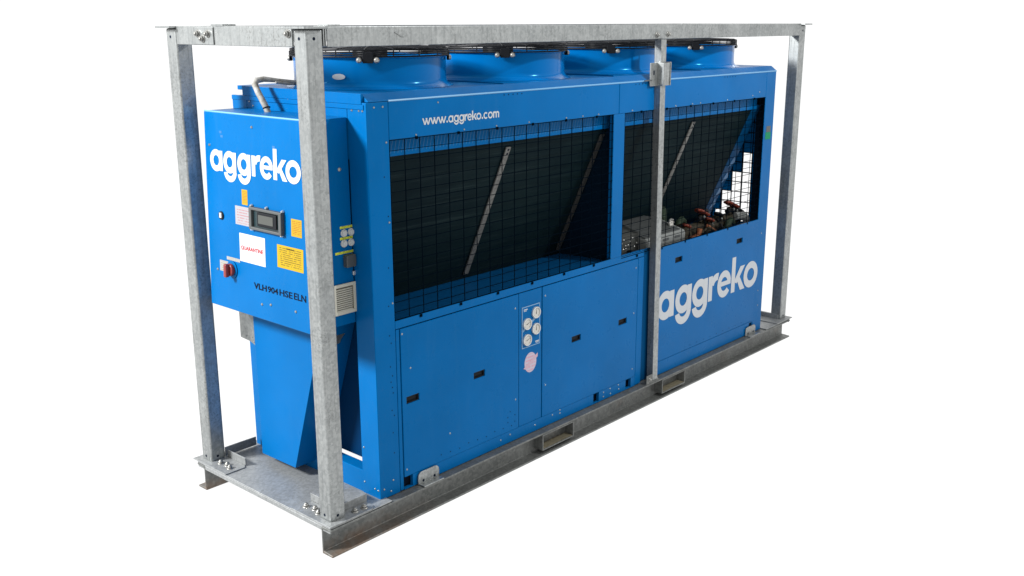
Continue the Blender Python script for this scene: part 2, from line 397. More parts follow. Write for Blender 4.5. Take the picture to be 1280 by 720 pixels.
# rails: pressed channels between the posts
def channel_rail(name, p0, p1, axis):
    b = MB(); z0, z1, t, d = 2.219, 2.306, 0.006, 0.075
    if axis == 0:
        y = p0[1]; s = 1 if y < 0.5 else -1
        b.prism([(y, z0), (y+s*d, z0), (y+s*d, z0+t), (y+s*t, z0+t), (y+s*t, z1-t), (y+s*d, z1-t), (y+s*d, z1), (y, z1)], 0, p0[0], p1[0])
    else:
        x = p0[0]; s = 1 if x < 1 else -1
        b.prism([(x, z0), (x+s*d, z0), (x+s*d, z0+t), (x+s*t, z0+t), (x+s*t, z1-t), (x+s*d, z1-t), (x+s*d, z1), (x, z1)], 1, p0[1], p1[1])
    return b.build(name, GALV, fr, bevel=0.004)
rail_f = channel_rail("top_rail", (0.112, -0.001), (L-0.082, -0.001), 0)
rail_r = channel_rail("top_rail", (0.094, W+0.001), (L-0.094, W+0.001), 0)
rail_e = channel_rail("top_rail", (0.002, 0.094), (0.002, W-0.094), 1)
rail_x = channel_rail("top_rail", (L-0.002, 0.094), (L-0.002, W-0.094), 1)
MB().box(0.0925, 0.0985, 0.002, 0.082, 2.223, 2.304).build("splice_plate", GALV, rail_f, bevel=0.001)
MB().box(0.1035, 0.1095, 0.002, 0.082, 2.223, 2.308).build("splice_plate", GALV, rail_f, bevel=0.001)
MB().box(0.118, 0.185, 0.0, 0.07, 2.3065, 2.314).build("lifting_pad", GALV, rail_f, bevel=0.001)
MB().box(0.0, 0.07, 0.62, 0.72, 2.3065, 2.316).build("lifting_pad", GALV, rail_e, bevel=0.001)
# bolted corner cleats
cl = MB().box(-0.005, 0.001, 0.70, 0.872, 2.221, 2.303).build("corner_cleat", GALV, fr, bevel=0.003)
for y, z in ((0.826, 2.272), (0.786, 2.249), (0.740, 2.272)): bolt((-0.005, y, z), (-1, 0, 0), cl)
cl2 = MB().box(-0.004, 0.001, 0.094, 0.136, 2.221, 2.303).build("corner_cleat", GALV, fr, bevel=0.002)
bolt((-0.004, 0.118, 2.276), (-1, 0, 0), cl2)
bolt((2.635, -0.001, 2.245), (0, -1, 0), rail_f, 0.95); bolt((2.757, -0.001, 2.247), (0, -1, 0), rail_f, 0.95)
# weld scar on the long rail
MB().tube([(0.50, -0.0015, 2.278), (0.515, -0.0025, 2.272), (0.535, -0.002, 2.262), (0.553, -0.0015, 2.258)], 0.004, 6).build("weld_scar", GALV, rail_f, smooth=True)
# centre post
cp = MB()
xs = 2.668
cp.prism([(xs, -0.040), (xs+0.056, -0.040), (xs+0.056, 0.011), (xs+0.050, 0.011), (xs+0.050, -0.034), (xs+0.006, -0.034), (xs+0.006, 0.011), (xs, 0.011)], 2, -0.004, 2.217)
# the post leans very slightly
for v in cp.bm.verts: v.co.x += (v.co.z-Z0-0.0)*-0.016+0.016; v.co.y += 0.012
mid = cp.build("centre_post", GALV, fr, bevel=0.0045)
f = MB(); f.box(2.60, 2.668, -0.038, -0.030, -0.006, 0.052); f.box(2.60, 2.76, -0.038, 0.012, -0.010, -0.003)
foot = f.build("post_foot", GALV_OLD, mid, bevel=0.004)
bolt((2.632, -0.038, 0.022), (0, -1, 0), mid, 0.7); bolt((2.742, -0.018, -0.003), (0, 0, 1), mid, 0.7)
# clamp bracket half way up the centre post
c = MB(); c.box(2.572, 2.652, -0.006, 0.001, 1.937, 2.078); c.box(2.648, 2.655, -0.052, 0.001, 1.937, 2.078); c.box(2.6555, 2.716, -0.052, -0.045, 1.94, 2.078); c.box(2.7165, 2.7225, -0.058, 0.001, 1.94, 2.082)
clamp = c.build("clamp_bracket", GALV, mid, bevel=0.0025)
MB().box(2.603, 2.615, -0.0075, -0.0062, 2.005, 2.032).build("slot", HOLE, clamp)
MB().cyl((2.585, -0.008, 1.975), (2.52, 0.0, 1.973), 0.004, 8).build("clamp_rod", GREYP, clamp, smooth=True)
# skid beams: channels with flanges turned outward
def beam(sgn, yw, x0, x1):
    b = MB(); z0, z1, t = -0.155, -0.0105, 0.011
    yo = yw-sgn*0.078
    prof = [(yw, z0), (yo, z0), (yo, z0+t), (yw-sgn*0.011, z0+t+0.004), (yw-sgn*0.009, z1-t-0.004), (yo+sgn*0.004, z1-t), (yo+sgn*0.004, z1), (yw, z1)]
    b.prism(prof, 0, x0, x1); return b.build("skid_beam", GALV_OLD, fr, bevel=0.003)
bf = beam(1, 0.034, -0.036, L-0.0)
br = beam(-1, 1.048, -0.036, L-0.0)
# drain holes along the front beam
h = MB()
for i in range(9):
    h.prism(h.ngon(0.95+0.075*i, -0.052, 0.0055, 8), 1, 0.0225, 0.0245)
h.prism(h.ngon(0.16, -0.05, 0.009, 10), 1, 0.0225, 0.0245)
h.build("drain_hole", HOLE, bf, kind="stuff")
# side deck strips over the beams and the end decks
MB().box(0.30, 4.27, 0.0345, 0.10, -0.022, -0.0108).build("deck_strip", GALV_OLD, fr, bevel=0.002)
MB().box(0.30, 4.27, 0.985, 1.0475, -0.022, -0.0108).build("deck_strip", GALV_OLD, fr, bevel=0.002)
def end_deck(x0, x1, lip_x, s):
    b = MB(); b.box(x0, x1, -0.034, 1.122, -0.0098, -0.0022)
    b.box(lip_x, lip_x+s*0.008, -0.03, 1.118, -0.034, -0.0102)
    return b.build("end_deck", GALV_DECK, fr, bevel=0.003)
ed = end_deck(-0.034, 0.36, -0.0335, 1); ex = end_deck(4.25, L+0.01, L+0.0095, -1)
# corner foot brackets
def foot_bracket(poly, fins, bolts):
    b = MB(); b.prism(poly, 2, -0.002, 0.0045)
    for q in fins: b.box(*q)
    o = b.build("foot_bracket", GALV_DECK, fr, bevel=0.0015)
    for p in bolts: bolt(p, (0, 0, 1), o)
foot_bracket([(-0.036, 1.16), (-0.036, 0.845), (0.085, 0.845), (0.108, 0.88), (0.108, 1.16)],
             [(0.100, 0.108, 0.862, 1.03, 0.0046, 0.044), (0.100, 0.30, 1.050, 1.058, 0.0046, 0.054)],
             [(0.026, 0.985, 0.0045), (0.034, 0.934, 0.0045), (0.022, 0.892, 0.0045)])
foot_bracket([(-0.036, -0.036), (0.23, -0.036), (0.255, -0.01), (0.255, 0.275), (-0.036, 0.275)],
             [(0.098, 0.262, 0.046, 0.054, 0.0046, 0.046), (0.110, 0.262, 0.054, 0.165, 0.040, 0.046), (0.080, 0.098, 0.095, 0.265, 0.0046, 0.044)],
             [(0.022, 0.225, 0.0045), (0.033, 0.168, 0.0045), (0.018, 0.122, 0.0045), (0.150, 0.004, 0.0045), (0.205, 0.0, 0.0045)])
foot_bracket([(4.42, -0.04), (4.67, -0.04), (4.67, 0.24), (4.42, 0.24)], [(4.536, 4.544, 0.02, 1.08, 0.0046, 0.040)], [])
# forklift pockets through the beams
for x0, x1 in ((1.527, 1.822), (2.785, 3.072)):
    b = MB(); t = 0.008; z0, z1 = -0.122, -0.0235
    b.box(x0, x0+t, -0.040, 1.12, z0, z1); b.box(x1-t, x1, -0.040, 1.12, z0, z1)
    b.box(x0+t, x1-t, -0.040, 1.12, z0, z0+t); b.box(x0+t, x1-t, -0.038, 1.12, z1-t, z1)
    pk = b.build("fork_pocket", GALV_OLD, fr, bevel=0.0015)
    MB().box(x0+t+0.001, x1-t-0.001, -0.035, 1.11, z0+t+0.001, z0+t+0.003).build("pocket_floor", POCKET, pk)
# hold-down brackets standing on the beam against the chiller
for x0, x1 in ((0.572, 0.722), (3.985, 4.135)):
    n = 6; r = 0.028; poly = [(x0, -0.0095), (x1, -0.0095)]
    for cx, a0 in ((x1-r, 0), (x0+r, 90)):
        poly += [(cx+r*math.cos(math.radians(a0+90*i/n)), 0.060-r+r*math.sin(math.radians(a0+90*i/n))) for i in range(n+1)]
    b = MB(); b.prism(poly, 1, 0.001, 0.009); b.box(x0+0.004, x1-0.004, -0.040, 0.001, -0.0095, -0.0035)
    o = b.build("hold_down_bracket", GALV, fr, bevel=0.002)
    for q in (0.035, 0.115): MB().prism(MB().ngon(x0+q, 0.008, 0.008, 10), 1, 0.0002, 0.0006).build("slot", HOLE, o)

# ================================================================== CHILLER
ch = thing("chiller", "long blue industrial chiller with white lettering, black wire mesh guards and four roof fans", "chiller")
YF = 0.015; XE = 0.325; XR = 4.238; YB = 1.085
FRONT = lambda u, v, w: (u, YF-w, v)
def fplate(name, u0, u1, v0, v1, holes=(), m=None, parent=None, w=0.0, t=0.02, bevel=0.0022):
    return MB(FRONT).plate(u0, u1, v0, v1, w-t, w, holes).build(name, m or BLUE, parent or ch, bevel=bevel, flat=True)
def slot_holes(*cs): return [(c[0]-0.044, c[0]+0.044, c[1]-0.019, c[1]+0.019) for c in cs]
def sq(*cs): return [(c[0]-0.029, c[0]+0.029, c[1]-0.031, c[1]+0.031) for c in cs]
# --- load-bearing corner posts, sills, header
def screws(name, pts, f, parent, r=0.0065, h=0.004, m=None):
    b = MB(); r *= 0.8
    for p in pts:
        c = Vector(f(p[0], p[1], 0)); d = Vector(f(p[0], p[1], 1))-c
        b.dome(c, d, r, h, 7)
    return b.build(name, m or SCREW, parent, smooth=True, kind="stuff")
b = MB(); b.box(XE, 0.458, YF, 0.150, -0.008, 1.968)
pl = b.build("corner_post", BLUE, ch, bevel=0.003)
screws("screw", [(0.350, 0.045), (0.412, 0.075), (0.395, 0.020), (0.44, 1.78), (0.372, 1.945), (0.425, 1.945), (0.443, 1.40), (0.446, 1.0)], FRONT, pl, 0.007)
hd = MB()
for z in (0.22, 0.33, 0.42, 0.45, 0.54, 0.57, 0.60, 0.63, 0.68, 0.80, 0.84, 0.99, 1.18, 1.43, 1.62):
    hd.prism(hd.ngon(0.43+random.uniform(-0.012, 0.012), z, 0.0035, 6), 1, YF-0.0008, YF-0.0003)
hd.build("rivet_hole", HOLE, pl, kind="stuff")
ENDF = lambda u, v, w: (XE-w, -u, v)
screws("screw", [(-0.135, 0.06), (-0.055, 0.045), (-0.030, 0.042), (-0.115, 1.93), (-0.065, 1.93), (-0.04, 1.93), (-0.13, 0.25)], ENDF, pl, 0.007)
b = MB(); b.prism([(XR-0.140, YF), (XR, YF), (XR, 0.150), (XR-0.006, 0.150), (XR-0.006, YF+0.006), (XR-0.140, YF+0.006)], 2, -0.008, 1.968)
pr = b.build("corner_post", BLUE, ch, bevel=0.003)
MB(FRONT).box(4.125, 4.205, 1.478, 1.53, 0.0003, 0.0015).build("green_tape", GREEN, pr)
MB(FRONT).box(4.135, 4.20, 1.531, 1.575, 0.0003, 0.0012).build("label_plate", GREYP, pr)
screws("screw", [(4.16, 0.77), (4.16, 0.32), (4.17, 0.2)], FRONT, pr, 0.006)
MB().box(XE, 0.455, 0.955, YB, -0.008, 1.955).build("corner_post", BLUE, ch, bevel=0.003)
MB().box(XR-0.14, XR, 0.955, YB, -0.008, 1.955).build("corner_post", BLUE, ch, bevel=0.003)
# header beams with a folded top lip
def header(u0, u1):
    h = fplate("header_panel", u0, u1, 1.789, 1.968, bevel=0.0035)
    return h
h1 = header(0.4595, 2.283); h2 = header(2.286, XR-0.1415)
b = MB(); b.prism([(YF-0.001, 1.9695), (YF-0.001, 1.974), (0.060, 2.0075), (0.060, 1.9695)], 0, XE+0.012, XR)
b.build("roof_edge", BLUE, ch, bevel=0.0025)
EDGE = mat("lip_highlight_paint", (0.10, 0.25, 0.42), 0.35, 0, 0.3)  # pale blue stands for light reflected along the folded edges
MB().tube([(0.4595, YF+0.0005, 1.9705), (XR-0.002, YF+0.0005, 1.9705)], 0.0048, 8).build("edge_highlight", EDGE, ch, smooth=True)
screws("screw", [(0.96, 1.80), (1.20, 1.80), (1.46, 1.80), (1.78, 1.80), (2.08, 1.80), (0.63, 1.80), (0.96, 1.845), (0.78, 1.945), (1.93, 1.80)], FRONT, h1, 0.0065)
screws("screw", [(2.42, 1.80), (2.9, 1.80), (3.2, 1.80), (3.55, 1.80), (3.9, 1.81), (3.1, 1.80), (4.0, 1.83)], FRONT, h2, 0.0065)
b = MB()
for x in (1.31, 2.50, 3.55):
    for k in range(5): b.prism(b.ngon(x+0.035*k-0.05, 1.955, 0.004, 6), 1, YF-0.0009, YF-0.0004)
b.build("rivet_hole", HOLE, h2, kind="stuff")
T = 0.235
letters("www.aggreko.com", FRONT, 0.672, 1.843, 0.0325, {'ag': 0.10, 'gr': 0.07, 're': -0.05, 'ek': 0.05, 'ko': -0.06, 'ww': -0.10, 'w.': 0.03}, "web_lettering", WHITE, h1, sx=0.99)
T = 0.285
# mullion
mu = fplate("mullion", 2.234, 2.346, 0.905, 1.7885, t=0.03)
# lower doors and panels (real openings for the latches and fork slots)
fplate("sill_rail", 0.4595, 2.60, 0.862, 0.9045, w=-0.001)
d1 = fplate("access_door", 0.4885, 1.372, 0.062, 0.8570, slot_holes((0.561, 0.473), (1.051, 0.471)), BLUE_DOOR, w=0.002)
gp = fplate("gauge_panel", 1.3775, 1.5755, 0.062, 0.8570, m=BLUE_DOOR)
d2 = fplate("access_door", 1.581, 2.533, 0.062, 0.8570, slot_holes((1.90, 0.473), (2.378, 0.471)), BLUE_DOOR, w=0.002)
fplate("door_jamb", 0.4605, 0.4830, -0.004, 0.8585, m=BLUE, w=0.0)
fplate("door_jamb", 2.5385, 2.600, -0.004, 0.8585, m=BLUE, w=0.0)
bs = fplate("base_rail", 0.487, 2.535, -0.006, 0.0605, sq((0.506+0.01, 0.030), (2.113, 0.0295), (2.459, 0.0295)), BLUE_DOOR, w=0.001)
d3 = fplate("end_panel", 2.700, 4.094, 0.092, 0.8845, slot_holes((3.01, 0.767), (3.828, 0.764)), BLUE_DOOR, w=0.004)
bs2 = fplate("base_rail", 2.700, 4.12, -0.006, 0.0895, sq((4.079, 0.049)), BLUE_DOOR, w=0.002)
def latch(c, parent):
    b = MB(FRONT); u, v = c
    b.plate(u-0.0435, u+0.0435, v-0.0185, v+0.0185, -0.012, -0.004, [(u-0.038, u+0.038, v-0.013, v+0.013)])
    b.box(u-0.0435, u+0.0435, v-0.0185, v+0.0185, -0.03, -0.0125)
    o = b.build("latch", BLACK, parent)
for c, p in (((0.561, 0.473), d1), ((1.051, 0.471), d1), ((1.90, 0.473), d2), ((2.378, 0.471), d2), ((3.01, 0.767), d3), ((3.828, 0.764), d3)): latch(c, p)
for c, p in (((0.516, 0.030), bs), ((2.113, 0.0295), bs), ((2.459, 0.0295), bs), ((4.079, 0.049), bs2)):
    MB(FRONT).box(c[0]-0.04, c[0]+0.04, c[1]-0.034, c[1]+0.034, -0.06, -0.03).build("slot_back", HOLE, p)
screws("screw", [(0.506, 0.10), (0.50, 0.83), (1.345, 0.78), (1.347, 0.24), (0.82, 0.20), (0.55, 0.64)], FRONT, d1, 0.008)
screws("screw", [(1.606, 0.80), (1.612, 0.255), (2.50, 0.50), (2.51, 0.80), (2.5, 0.12)], FRONT, d2, 0.008)
screws("screw", [(0.60, 0.05), (1.52, 0.03), (1.68, 0.045), (1.75, 0.035), (1.75, 0.055), (2.19, 0.044), (2.19, 0.015), (2.26, 0.05), (2.265, 0.015), (2.35, 0.05), (2.355, 0.02), (1.30, 0.04), (1.22, 0.03)], FRONT, bs, 0.0075)
screws("screw", [(3.08, 0.20), (3.64, 0.185), (2.90, 0.125), (2.80, 0.115), (3.98, 0.62), (3.95, 0.14)], FRONT, d3, 0.0075)
b = MB()
for x, z in [(0.75+0.07*i, 0.10-0.004*(i % 3)) for i in range(9)]+[(3.2+0.09*i, 0.115) for i in range(9)]+[(1.28, 0.15), (1.28, 0.12), (1.30, 0.18), (1.34, 0.15), (1.34, 0.11)]:
    b.prism(b.ngon(x, z, 0.0035, 6), 1, YF-0.0048 if x > 2.6 else YF-0.0028, YF-0.0042 if x > 2.6 else YF-0.0022)
b.build("rivet_hole", HOLE, d1, kind="stuff")
letters("aggreko", FRONT, 2.764, 0.384, 0.187, {'ag': 0.085, 'gg': 0.055, 'gr': 0.06, 're': -0.06, 'ek': 0.05, 'ko': -0.10}, "logo_lettering", WHITE, d3, w0=0.0052, sx=1.005)
# gauges
gpl = MB(FRONT).box(1.402, 1.553, 0.530, 0.770, 0.0003, 0.003).build("gauge_plate", BLUE, gp, bevel=0.004)
b = MB(FRONT); b.plate(1.400, 1.555, 0.528, 0.772, 0.0002, 0.0037, [(1.4045, 1.5505, 0.5325, 0.7675)])
b.hexa([(1.408, 0.625, 0.003), (1.408, 0.640, 0.003), (1.548, 0.715, 0.003), (1.548, 0.700, 0.003), (1.408, 0.625, 0.0038), (1.408, 0.640, 0.0038), (1.548, 0.715, 0.0038), (1.548, 0.700, 0.0038)])
b.build("plate_border", mat("pale_line", (0.14, 0.25, 0.38), 0.5, 0, 0.2), gp)
b = MB(FRONT)
for q in ((1.415, 1.448, 0.752, 0.758), (1.415, 1.44, 0.745, 0.749), (1.515, 1.548, 0.545, 0.551), (1.52, 1.545, 0.538, 0.542)): b.box(*q, 0.0031, 0.0036)
b.build("plate_print", WHITE, gp, kind="stuff")
def gauge(u, v, r, parent, f=FRONT, w=0.003, nm="gauge"):
    n = 28
    b = MB(f)
    def ring(r_, w_): return [b.v((u+r_*math.cos(2*math.pi*i/n), v+r_*math.sin(2*math.pi*i/n), w_)) for i in range(n)]
    R = [ring(r, w), ring(r, w+0.010), ring(r*0.93, w+0.013), ring(r*0.84, w+0.012), ring(r*0.82, w+0.006)]
    for A, B in zip(R, R[1:]):
        for k in range(n): b.face([A[k], A[(k+1) % n], B[(k+1) % n], B[k]])
    o = b.build(nm, CHROME, parent, smooth=True)
    d = MB(f); d.face([d.v((u+r*0.83*math.cos(2*math.pi*i/n), v+r*0.83*math.sin(2*math.pi*i/n), w+0.007)) for i in range(n)])
    t = MB(f)
    for i in range(11):
        a = math.radians(225-27*i); ca, sa = math.cos(a), math.sin(a)
        t.face([t.v((u+ca*r*q1-sa*r*q2, v+sa*r*q1+ca*r*q2, w+0.0074)) for q1, q2 in ((0.6, -0.02), (0.75, -0.02), (0.75, 0.02), (0.6, 0.02))])
    a = math.radians(20+37*(u*100 % 3)); ca, sa = math.cos(a), math.sin(a)
    t.face([t.v((u+ca*r*q1-sa*r*q2, v+sa*r*q1+ca*r*q2, w+0.0085)) for q1, q2 in ((-0.25, -0.06), (0.66, -0.012), (0.66, 0.012), (-0.25, 0.06))])
    return o, d, t
for u, v in ((1.517, 0.722), (1.440, 0.670), (1.517, 0.625), (1.440, 0.575)):
    o, d, t = gauge(u, v, 0.0345, gp)
    d.build("dial", DIAL, o); t.build("dial_marks", INK, o, kind="stuff")
b = MB(FRONT); n = 32
if True:
    b.uv = b.bm.loops.layers.uv.new("UVMap")
    f_ = b.face([b.v((1.477+0.052*math.cos(2*math.pi*i/n), 0.431+0.06*math.sin(2*math.pi*i/n), 0.0008)) for i in range(n)])
    for l, i in zip(f_.loops, range(n)): l[b.uv].uv = (0.5+0.5*math.cos(2*math.pi*i/n), 0.5+0.5*math.sin(2*math.pi*i/n))
st = b.build("round_sticker", PINK_TEXT, gp)
MB(FRONT).hexa([(1.415, 0.405, 0.0008), (1.44, 0.395, 0.0008), (1.54, 0.452, 0.0008), (1.54, 0.475, 0.0008)]+[(1.415, 0.405, 0.0014), (1.44, 0.395, 0.0014), (1.54, 0.452, 0.0014), (1.54, 0.475, 0.0014)]).build("ribbon_sticker", PINK, gp)

# --- wire mesh guards
def guard(u0, u1, v0, v1, du, dv, ustart):
    b = MB(FRONT); r = 0.0016
    b2 = []
    us = []
    u = ustart
    while u < u1-0.004: us.append(u); u += du
    for u in us: b.box(u-r, u+r, v0, v1, -0.007-r, -0.007+r)
    v = v1
    while v > v0+0.004: b.box(u0, u1, v-r*0.9, v+r*0.9, -0.0015-r, -0.0015+r*0.9) ; v -= dv
    for u in (u0+0.004, u1-0.004): b.box(u-r*1.3, u+r*1.3, v0, v1, -0.007-r, -0.007+r)
    for v in (v0+0.004,): b.box(u0, u1, v-r*1.3, v+r*1.3, -0.0015-r, -0.0015+r)
    o = b.build("mesh_guard", WIRE, ch, kind="stuff")
    tb = MB(FRONT); pts = []
    for i in range(6):
        uu = u0+(u1-u0)*(i+0.6)/6.2
        for vv in (v1+0.003, v0-0.004): tb.box(uu-0.008, uu+0.008, vv-0.010, vv+0.004, 0.001, 0.004); pts.append((uu+0.006, vv+0.012 if vv > v0 else vv-0.012))
    tb.build("guard_clip", WIRE, o, kind="stuff")
    return o
guard(0.4595, 2.2335, 0.9045, 1.787, 0.0985, 0.0493, 0.462)
guard(2.3465, 4.097, 0.886, 1.787, 0.0985, 0.0493, 2.355)
# end guard at the far end (seen through the machine), with blanking sheets beside the coil
b = MB(); r = 0.003
for y in [0.164+0.0815*i for i in range(-1, 10)]: b.box(4.226-r, 4.226+r, y-r, y+r, 0.78, 1.78)
for z in [0.823+0.0765*i for i in range(0, 13)]: b.box(4.220-r, 4.220+r, 0.15, 0.955, z-r, z+r)
b.build("end_mesh_guard", WIRE, ch, kind="stuff")
b = MB(); f = lambda u, v, w: (4.236-w, u, v); b.f = f
holes = [(0.168, 0.247, 0.82, 1.358), (0.247, 0.328, 0.82, 1.205), (0.328, 0.409, 0.82, 1.052), (0.414, 0.462, 0.82, 0.898)]
b.plate(0.150, 0.955, 0.0, 1.955, 0.0, 0.006, holes)
b.build("end_sheet", BLUE, ch)
# --- interior: coils, drip shelf, straps
def slope(y):      # condenser face: z as a function of y
    return 1.695+(y-0.10)*(0.86-1.695)/(0.47-0.10)
def coil(side, x0, x1):
    t = 0.10
    if side > 0: poly = [(0.10, 1.695), (0.10+t, 1.695), (0.50+0.035, 0.80), (0.50-0.03, 0.86)]
    else: poly = [(YB-0.085-t, 1.695), (YB-0.085, 1.695), (0.62, 0.86), (0.56, 0.80)]
    b = MB(); b.prism(poly, 0, x0, x1); return b.build("condenser_coil", COIL, ch)
c1 = coil(1, 0.46, 2.288); c2 = coil(1, 2.300, 4.05)
coil(-1, 0.46, 2.288); coil(-1, 2.300, 4.16)
def on_coil(x, y, off=0.0): # point just in front of the coil face
    nz = 0.405; ny = -0.913
    return (x, y+ny*off, slope(y)-nz*off)
def strap(x, y0=0.112, y1=0.452, wd=0.037):
    b = MB(); P = [on_coil(x, y0, 0.004), on_coil(x+wd, y0, 0.004), on_coil(x+wd, y1, 0.004), on_coil(x, y1, 0.004)]; Q = [on_coil(x, y0, 0.012), on_coil(x+wd, y0, 0.012), on_coil(x+wd, y1, 0.012), on_coil(x, y1, 0.012)]
    b.hexa(P+Q); return b.build("coil_strap", STRIP_SHADED if 2.0 < x < 2.3 else STRIP, c1 if x < 2.3 else c2, bevel=0.001)
for x in (1.375, 2.225, 3.255): strap(x)
b = MB()
for x in (1.375, 3.255):
    for y in (0.118, 0.128):
        p = on_coil(x+0.021, y, 0.0125); b.dome(p, (0, -0.9, -0.43), 0.007, 0.002, 8)
b.build("strap_hole", HOLE, ch, kind="stuff")
# coil end plate in blue with gusset marks, at the far end
b = MB(); A = [on_coil(4.0505, 0.085, 0.002), on_coil(4.165, 0.085, 0.002), on_coil(4.165, 0.50, 0.002), on_coil(4.0505, 0.50, 0.002)]
b.hexa(A+[(x, y+0.09, z) for x, y, z in A]); cep = b.build("coil_end_plate", NAVY, ch)
MB().box(XR-0.012, XR-0.0065, YF+0.0065, 0.152, 0.80, 1.79).build("post_shade_sheet", DARK, pr)  # added dark sheet, stands for shade inside the corner post
gm = mat("pale_blue_gusset", (0.10, 0.20, 0.36), 0.5, 0, 0.2)
for y in (0.28, 0.335, 0.385, 0.43):
    P = [on_coil(x, yy, 0.0025) for x, yy in ((4.125, y-0.02), (4.164, y), (4.10, y+0.016))]; Q = [on_coil(x, yy, 0.006) for x, yy in ((4.125, y-0.02), (4.164, y), (4.10, y+0.016))]
    b = MB(); p_ = [b.v(q) for q in P]; q_ = [b.v(q) for q in Q]; b.face(p_[::-1]); b.face(q_)
    for k in range(3): b.face([p_[k], p_[(k+1) % 3], q_[(k+1) % 3], q_[k]])
    b.build("gusset", gm, cep)
# blue closing strip above the coil, with pressed louvre marks
b = MB(); b.box(0.46, 4.10, 0.085, 0.100, 1.70, 1.80); cs = b.build("coil_cap", BLUE, ch)
b = MB()
for i in range(150):
    x = 0.50+0.0236*i
    b.hexa([(x, 0.0842, 1.715), (x+0.003, 0.0842, 1.715), (x+0.020, 0.0842, 1.782), (x+0.017, 0.0842, 1.782), (x, 0.085, 1.715), (x+0.003, 0.085, 1.715), (x+0.020, 0.085, 1.782), (x+0.017, 0.085, 1.782)])
b.build("pressed_mark", mat("pressed_blue", (0.015, 0.115, 0.27), 0.4, 0, 0.3), cs, kind="stuff")
# dividers and inner walls
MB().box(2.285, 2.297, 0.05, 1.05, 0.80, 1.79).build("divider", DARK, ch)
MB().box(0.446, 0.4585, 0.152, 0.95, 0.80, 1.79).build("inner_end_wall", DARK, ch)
sh = MB(); sh.prism([(0.036, 0.874), (0.036, 0.880), (0.60, 0.862), (0.60, 0.856)], 0, 0.46, 2.284); sh.build("drip_shelf", NAVY, ch)
sh = MB(); sh.box(2.30, 4.09, 0.036, 1.05, 0.796, 0.802); sh.build("drip_shelf", NAVY, ch)
MB().box(2.601, 2.72, 0.037, 0.039, -0.006, 0.90).build("seam_backing", NAVY, ch)
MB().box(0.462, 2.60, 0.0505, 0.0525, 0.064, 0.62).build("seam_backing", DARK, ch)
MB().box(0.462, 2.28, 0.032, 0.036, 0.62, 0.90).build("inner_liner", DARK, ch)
MB().box(0.462, 4.09, 0.060, 0.064, -0.006, 0.60).build("inner_liner", NAVY, ch)
# recessed end wall below the cabinet and the open base rail
MB().box(0.42, 0.427, 0.151, 0.954, 0.124, 1.96).build("end_wall", RECESS_SHADE, ch)
rl = MB().box(XE+0.004, 0.40, 0.151, 0.954, -0.006, 0.117).build("end_base_rail", BLUE, ch, bevel=0.003)
MB().box(0.46, 4.09, YB-0.012, YB, 0.0, 0.85).build("rear_panel", BLUE, ch, bevel=0.002)
MB().box(0.46, 4.09, YB-0.012, YB, 1.78, 1.96).build("rear_panel", BLUE, ch, bevel=0.002)
# upper end sheet behind the cabinet with stepped flanges
e = MB(ENDF)
e.box(-0.953, -0.152, 1.70, 1.935, -0.012, 0.000)
e.box(-1.084, -0.030, 1.9355, 1.958, -0.014, 0.004)
es = e.build("end_fascia", BLUE, ch, bevel=0.002)
e = MB(); e.box(XE-0.003, XE+0.012, 0.045, 0.985, 1.9585, 2.0078); e.build("roof_step", BLUE, ch, bevel=0.002)
screws("screw", [(-1.055, 1.945), (-1.02, 1.945), (-0.93, 1.93), (-0.60, 1.955), (-0.78, 1.95), (-0.50, 1.91), (-0.90, 1.91)], ENDF, es, 0.007)
# roof deck
MB().box(XE+0.0125, XR, 0.0605, 1.05, 1.985, 2.0065).build("roof_deck", BLUE, ch, bevel=0.002)
b = MB(); b.box(2.28, 2.286, 0.06, 1.05, 2.0067, 2.014); b.box(1.305, 1.311, 0.06, 1.05, 2.0067, 2.012); b.box(3.26, 3.266, 0.06, 1.05, 2.0067, 2.012)
b.build("roof_seam", BLUE, ch, kind="stuff")

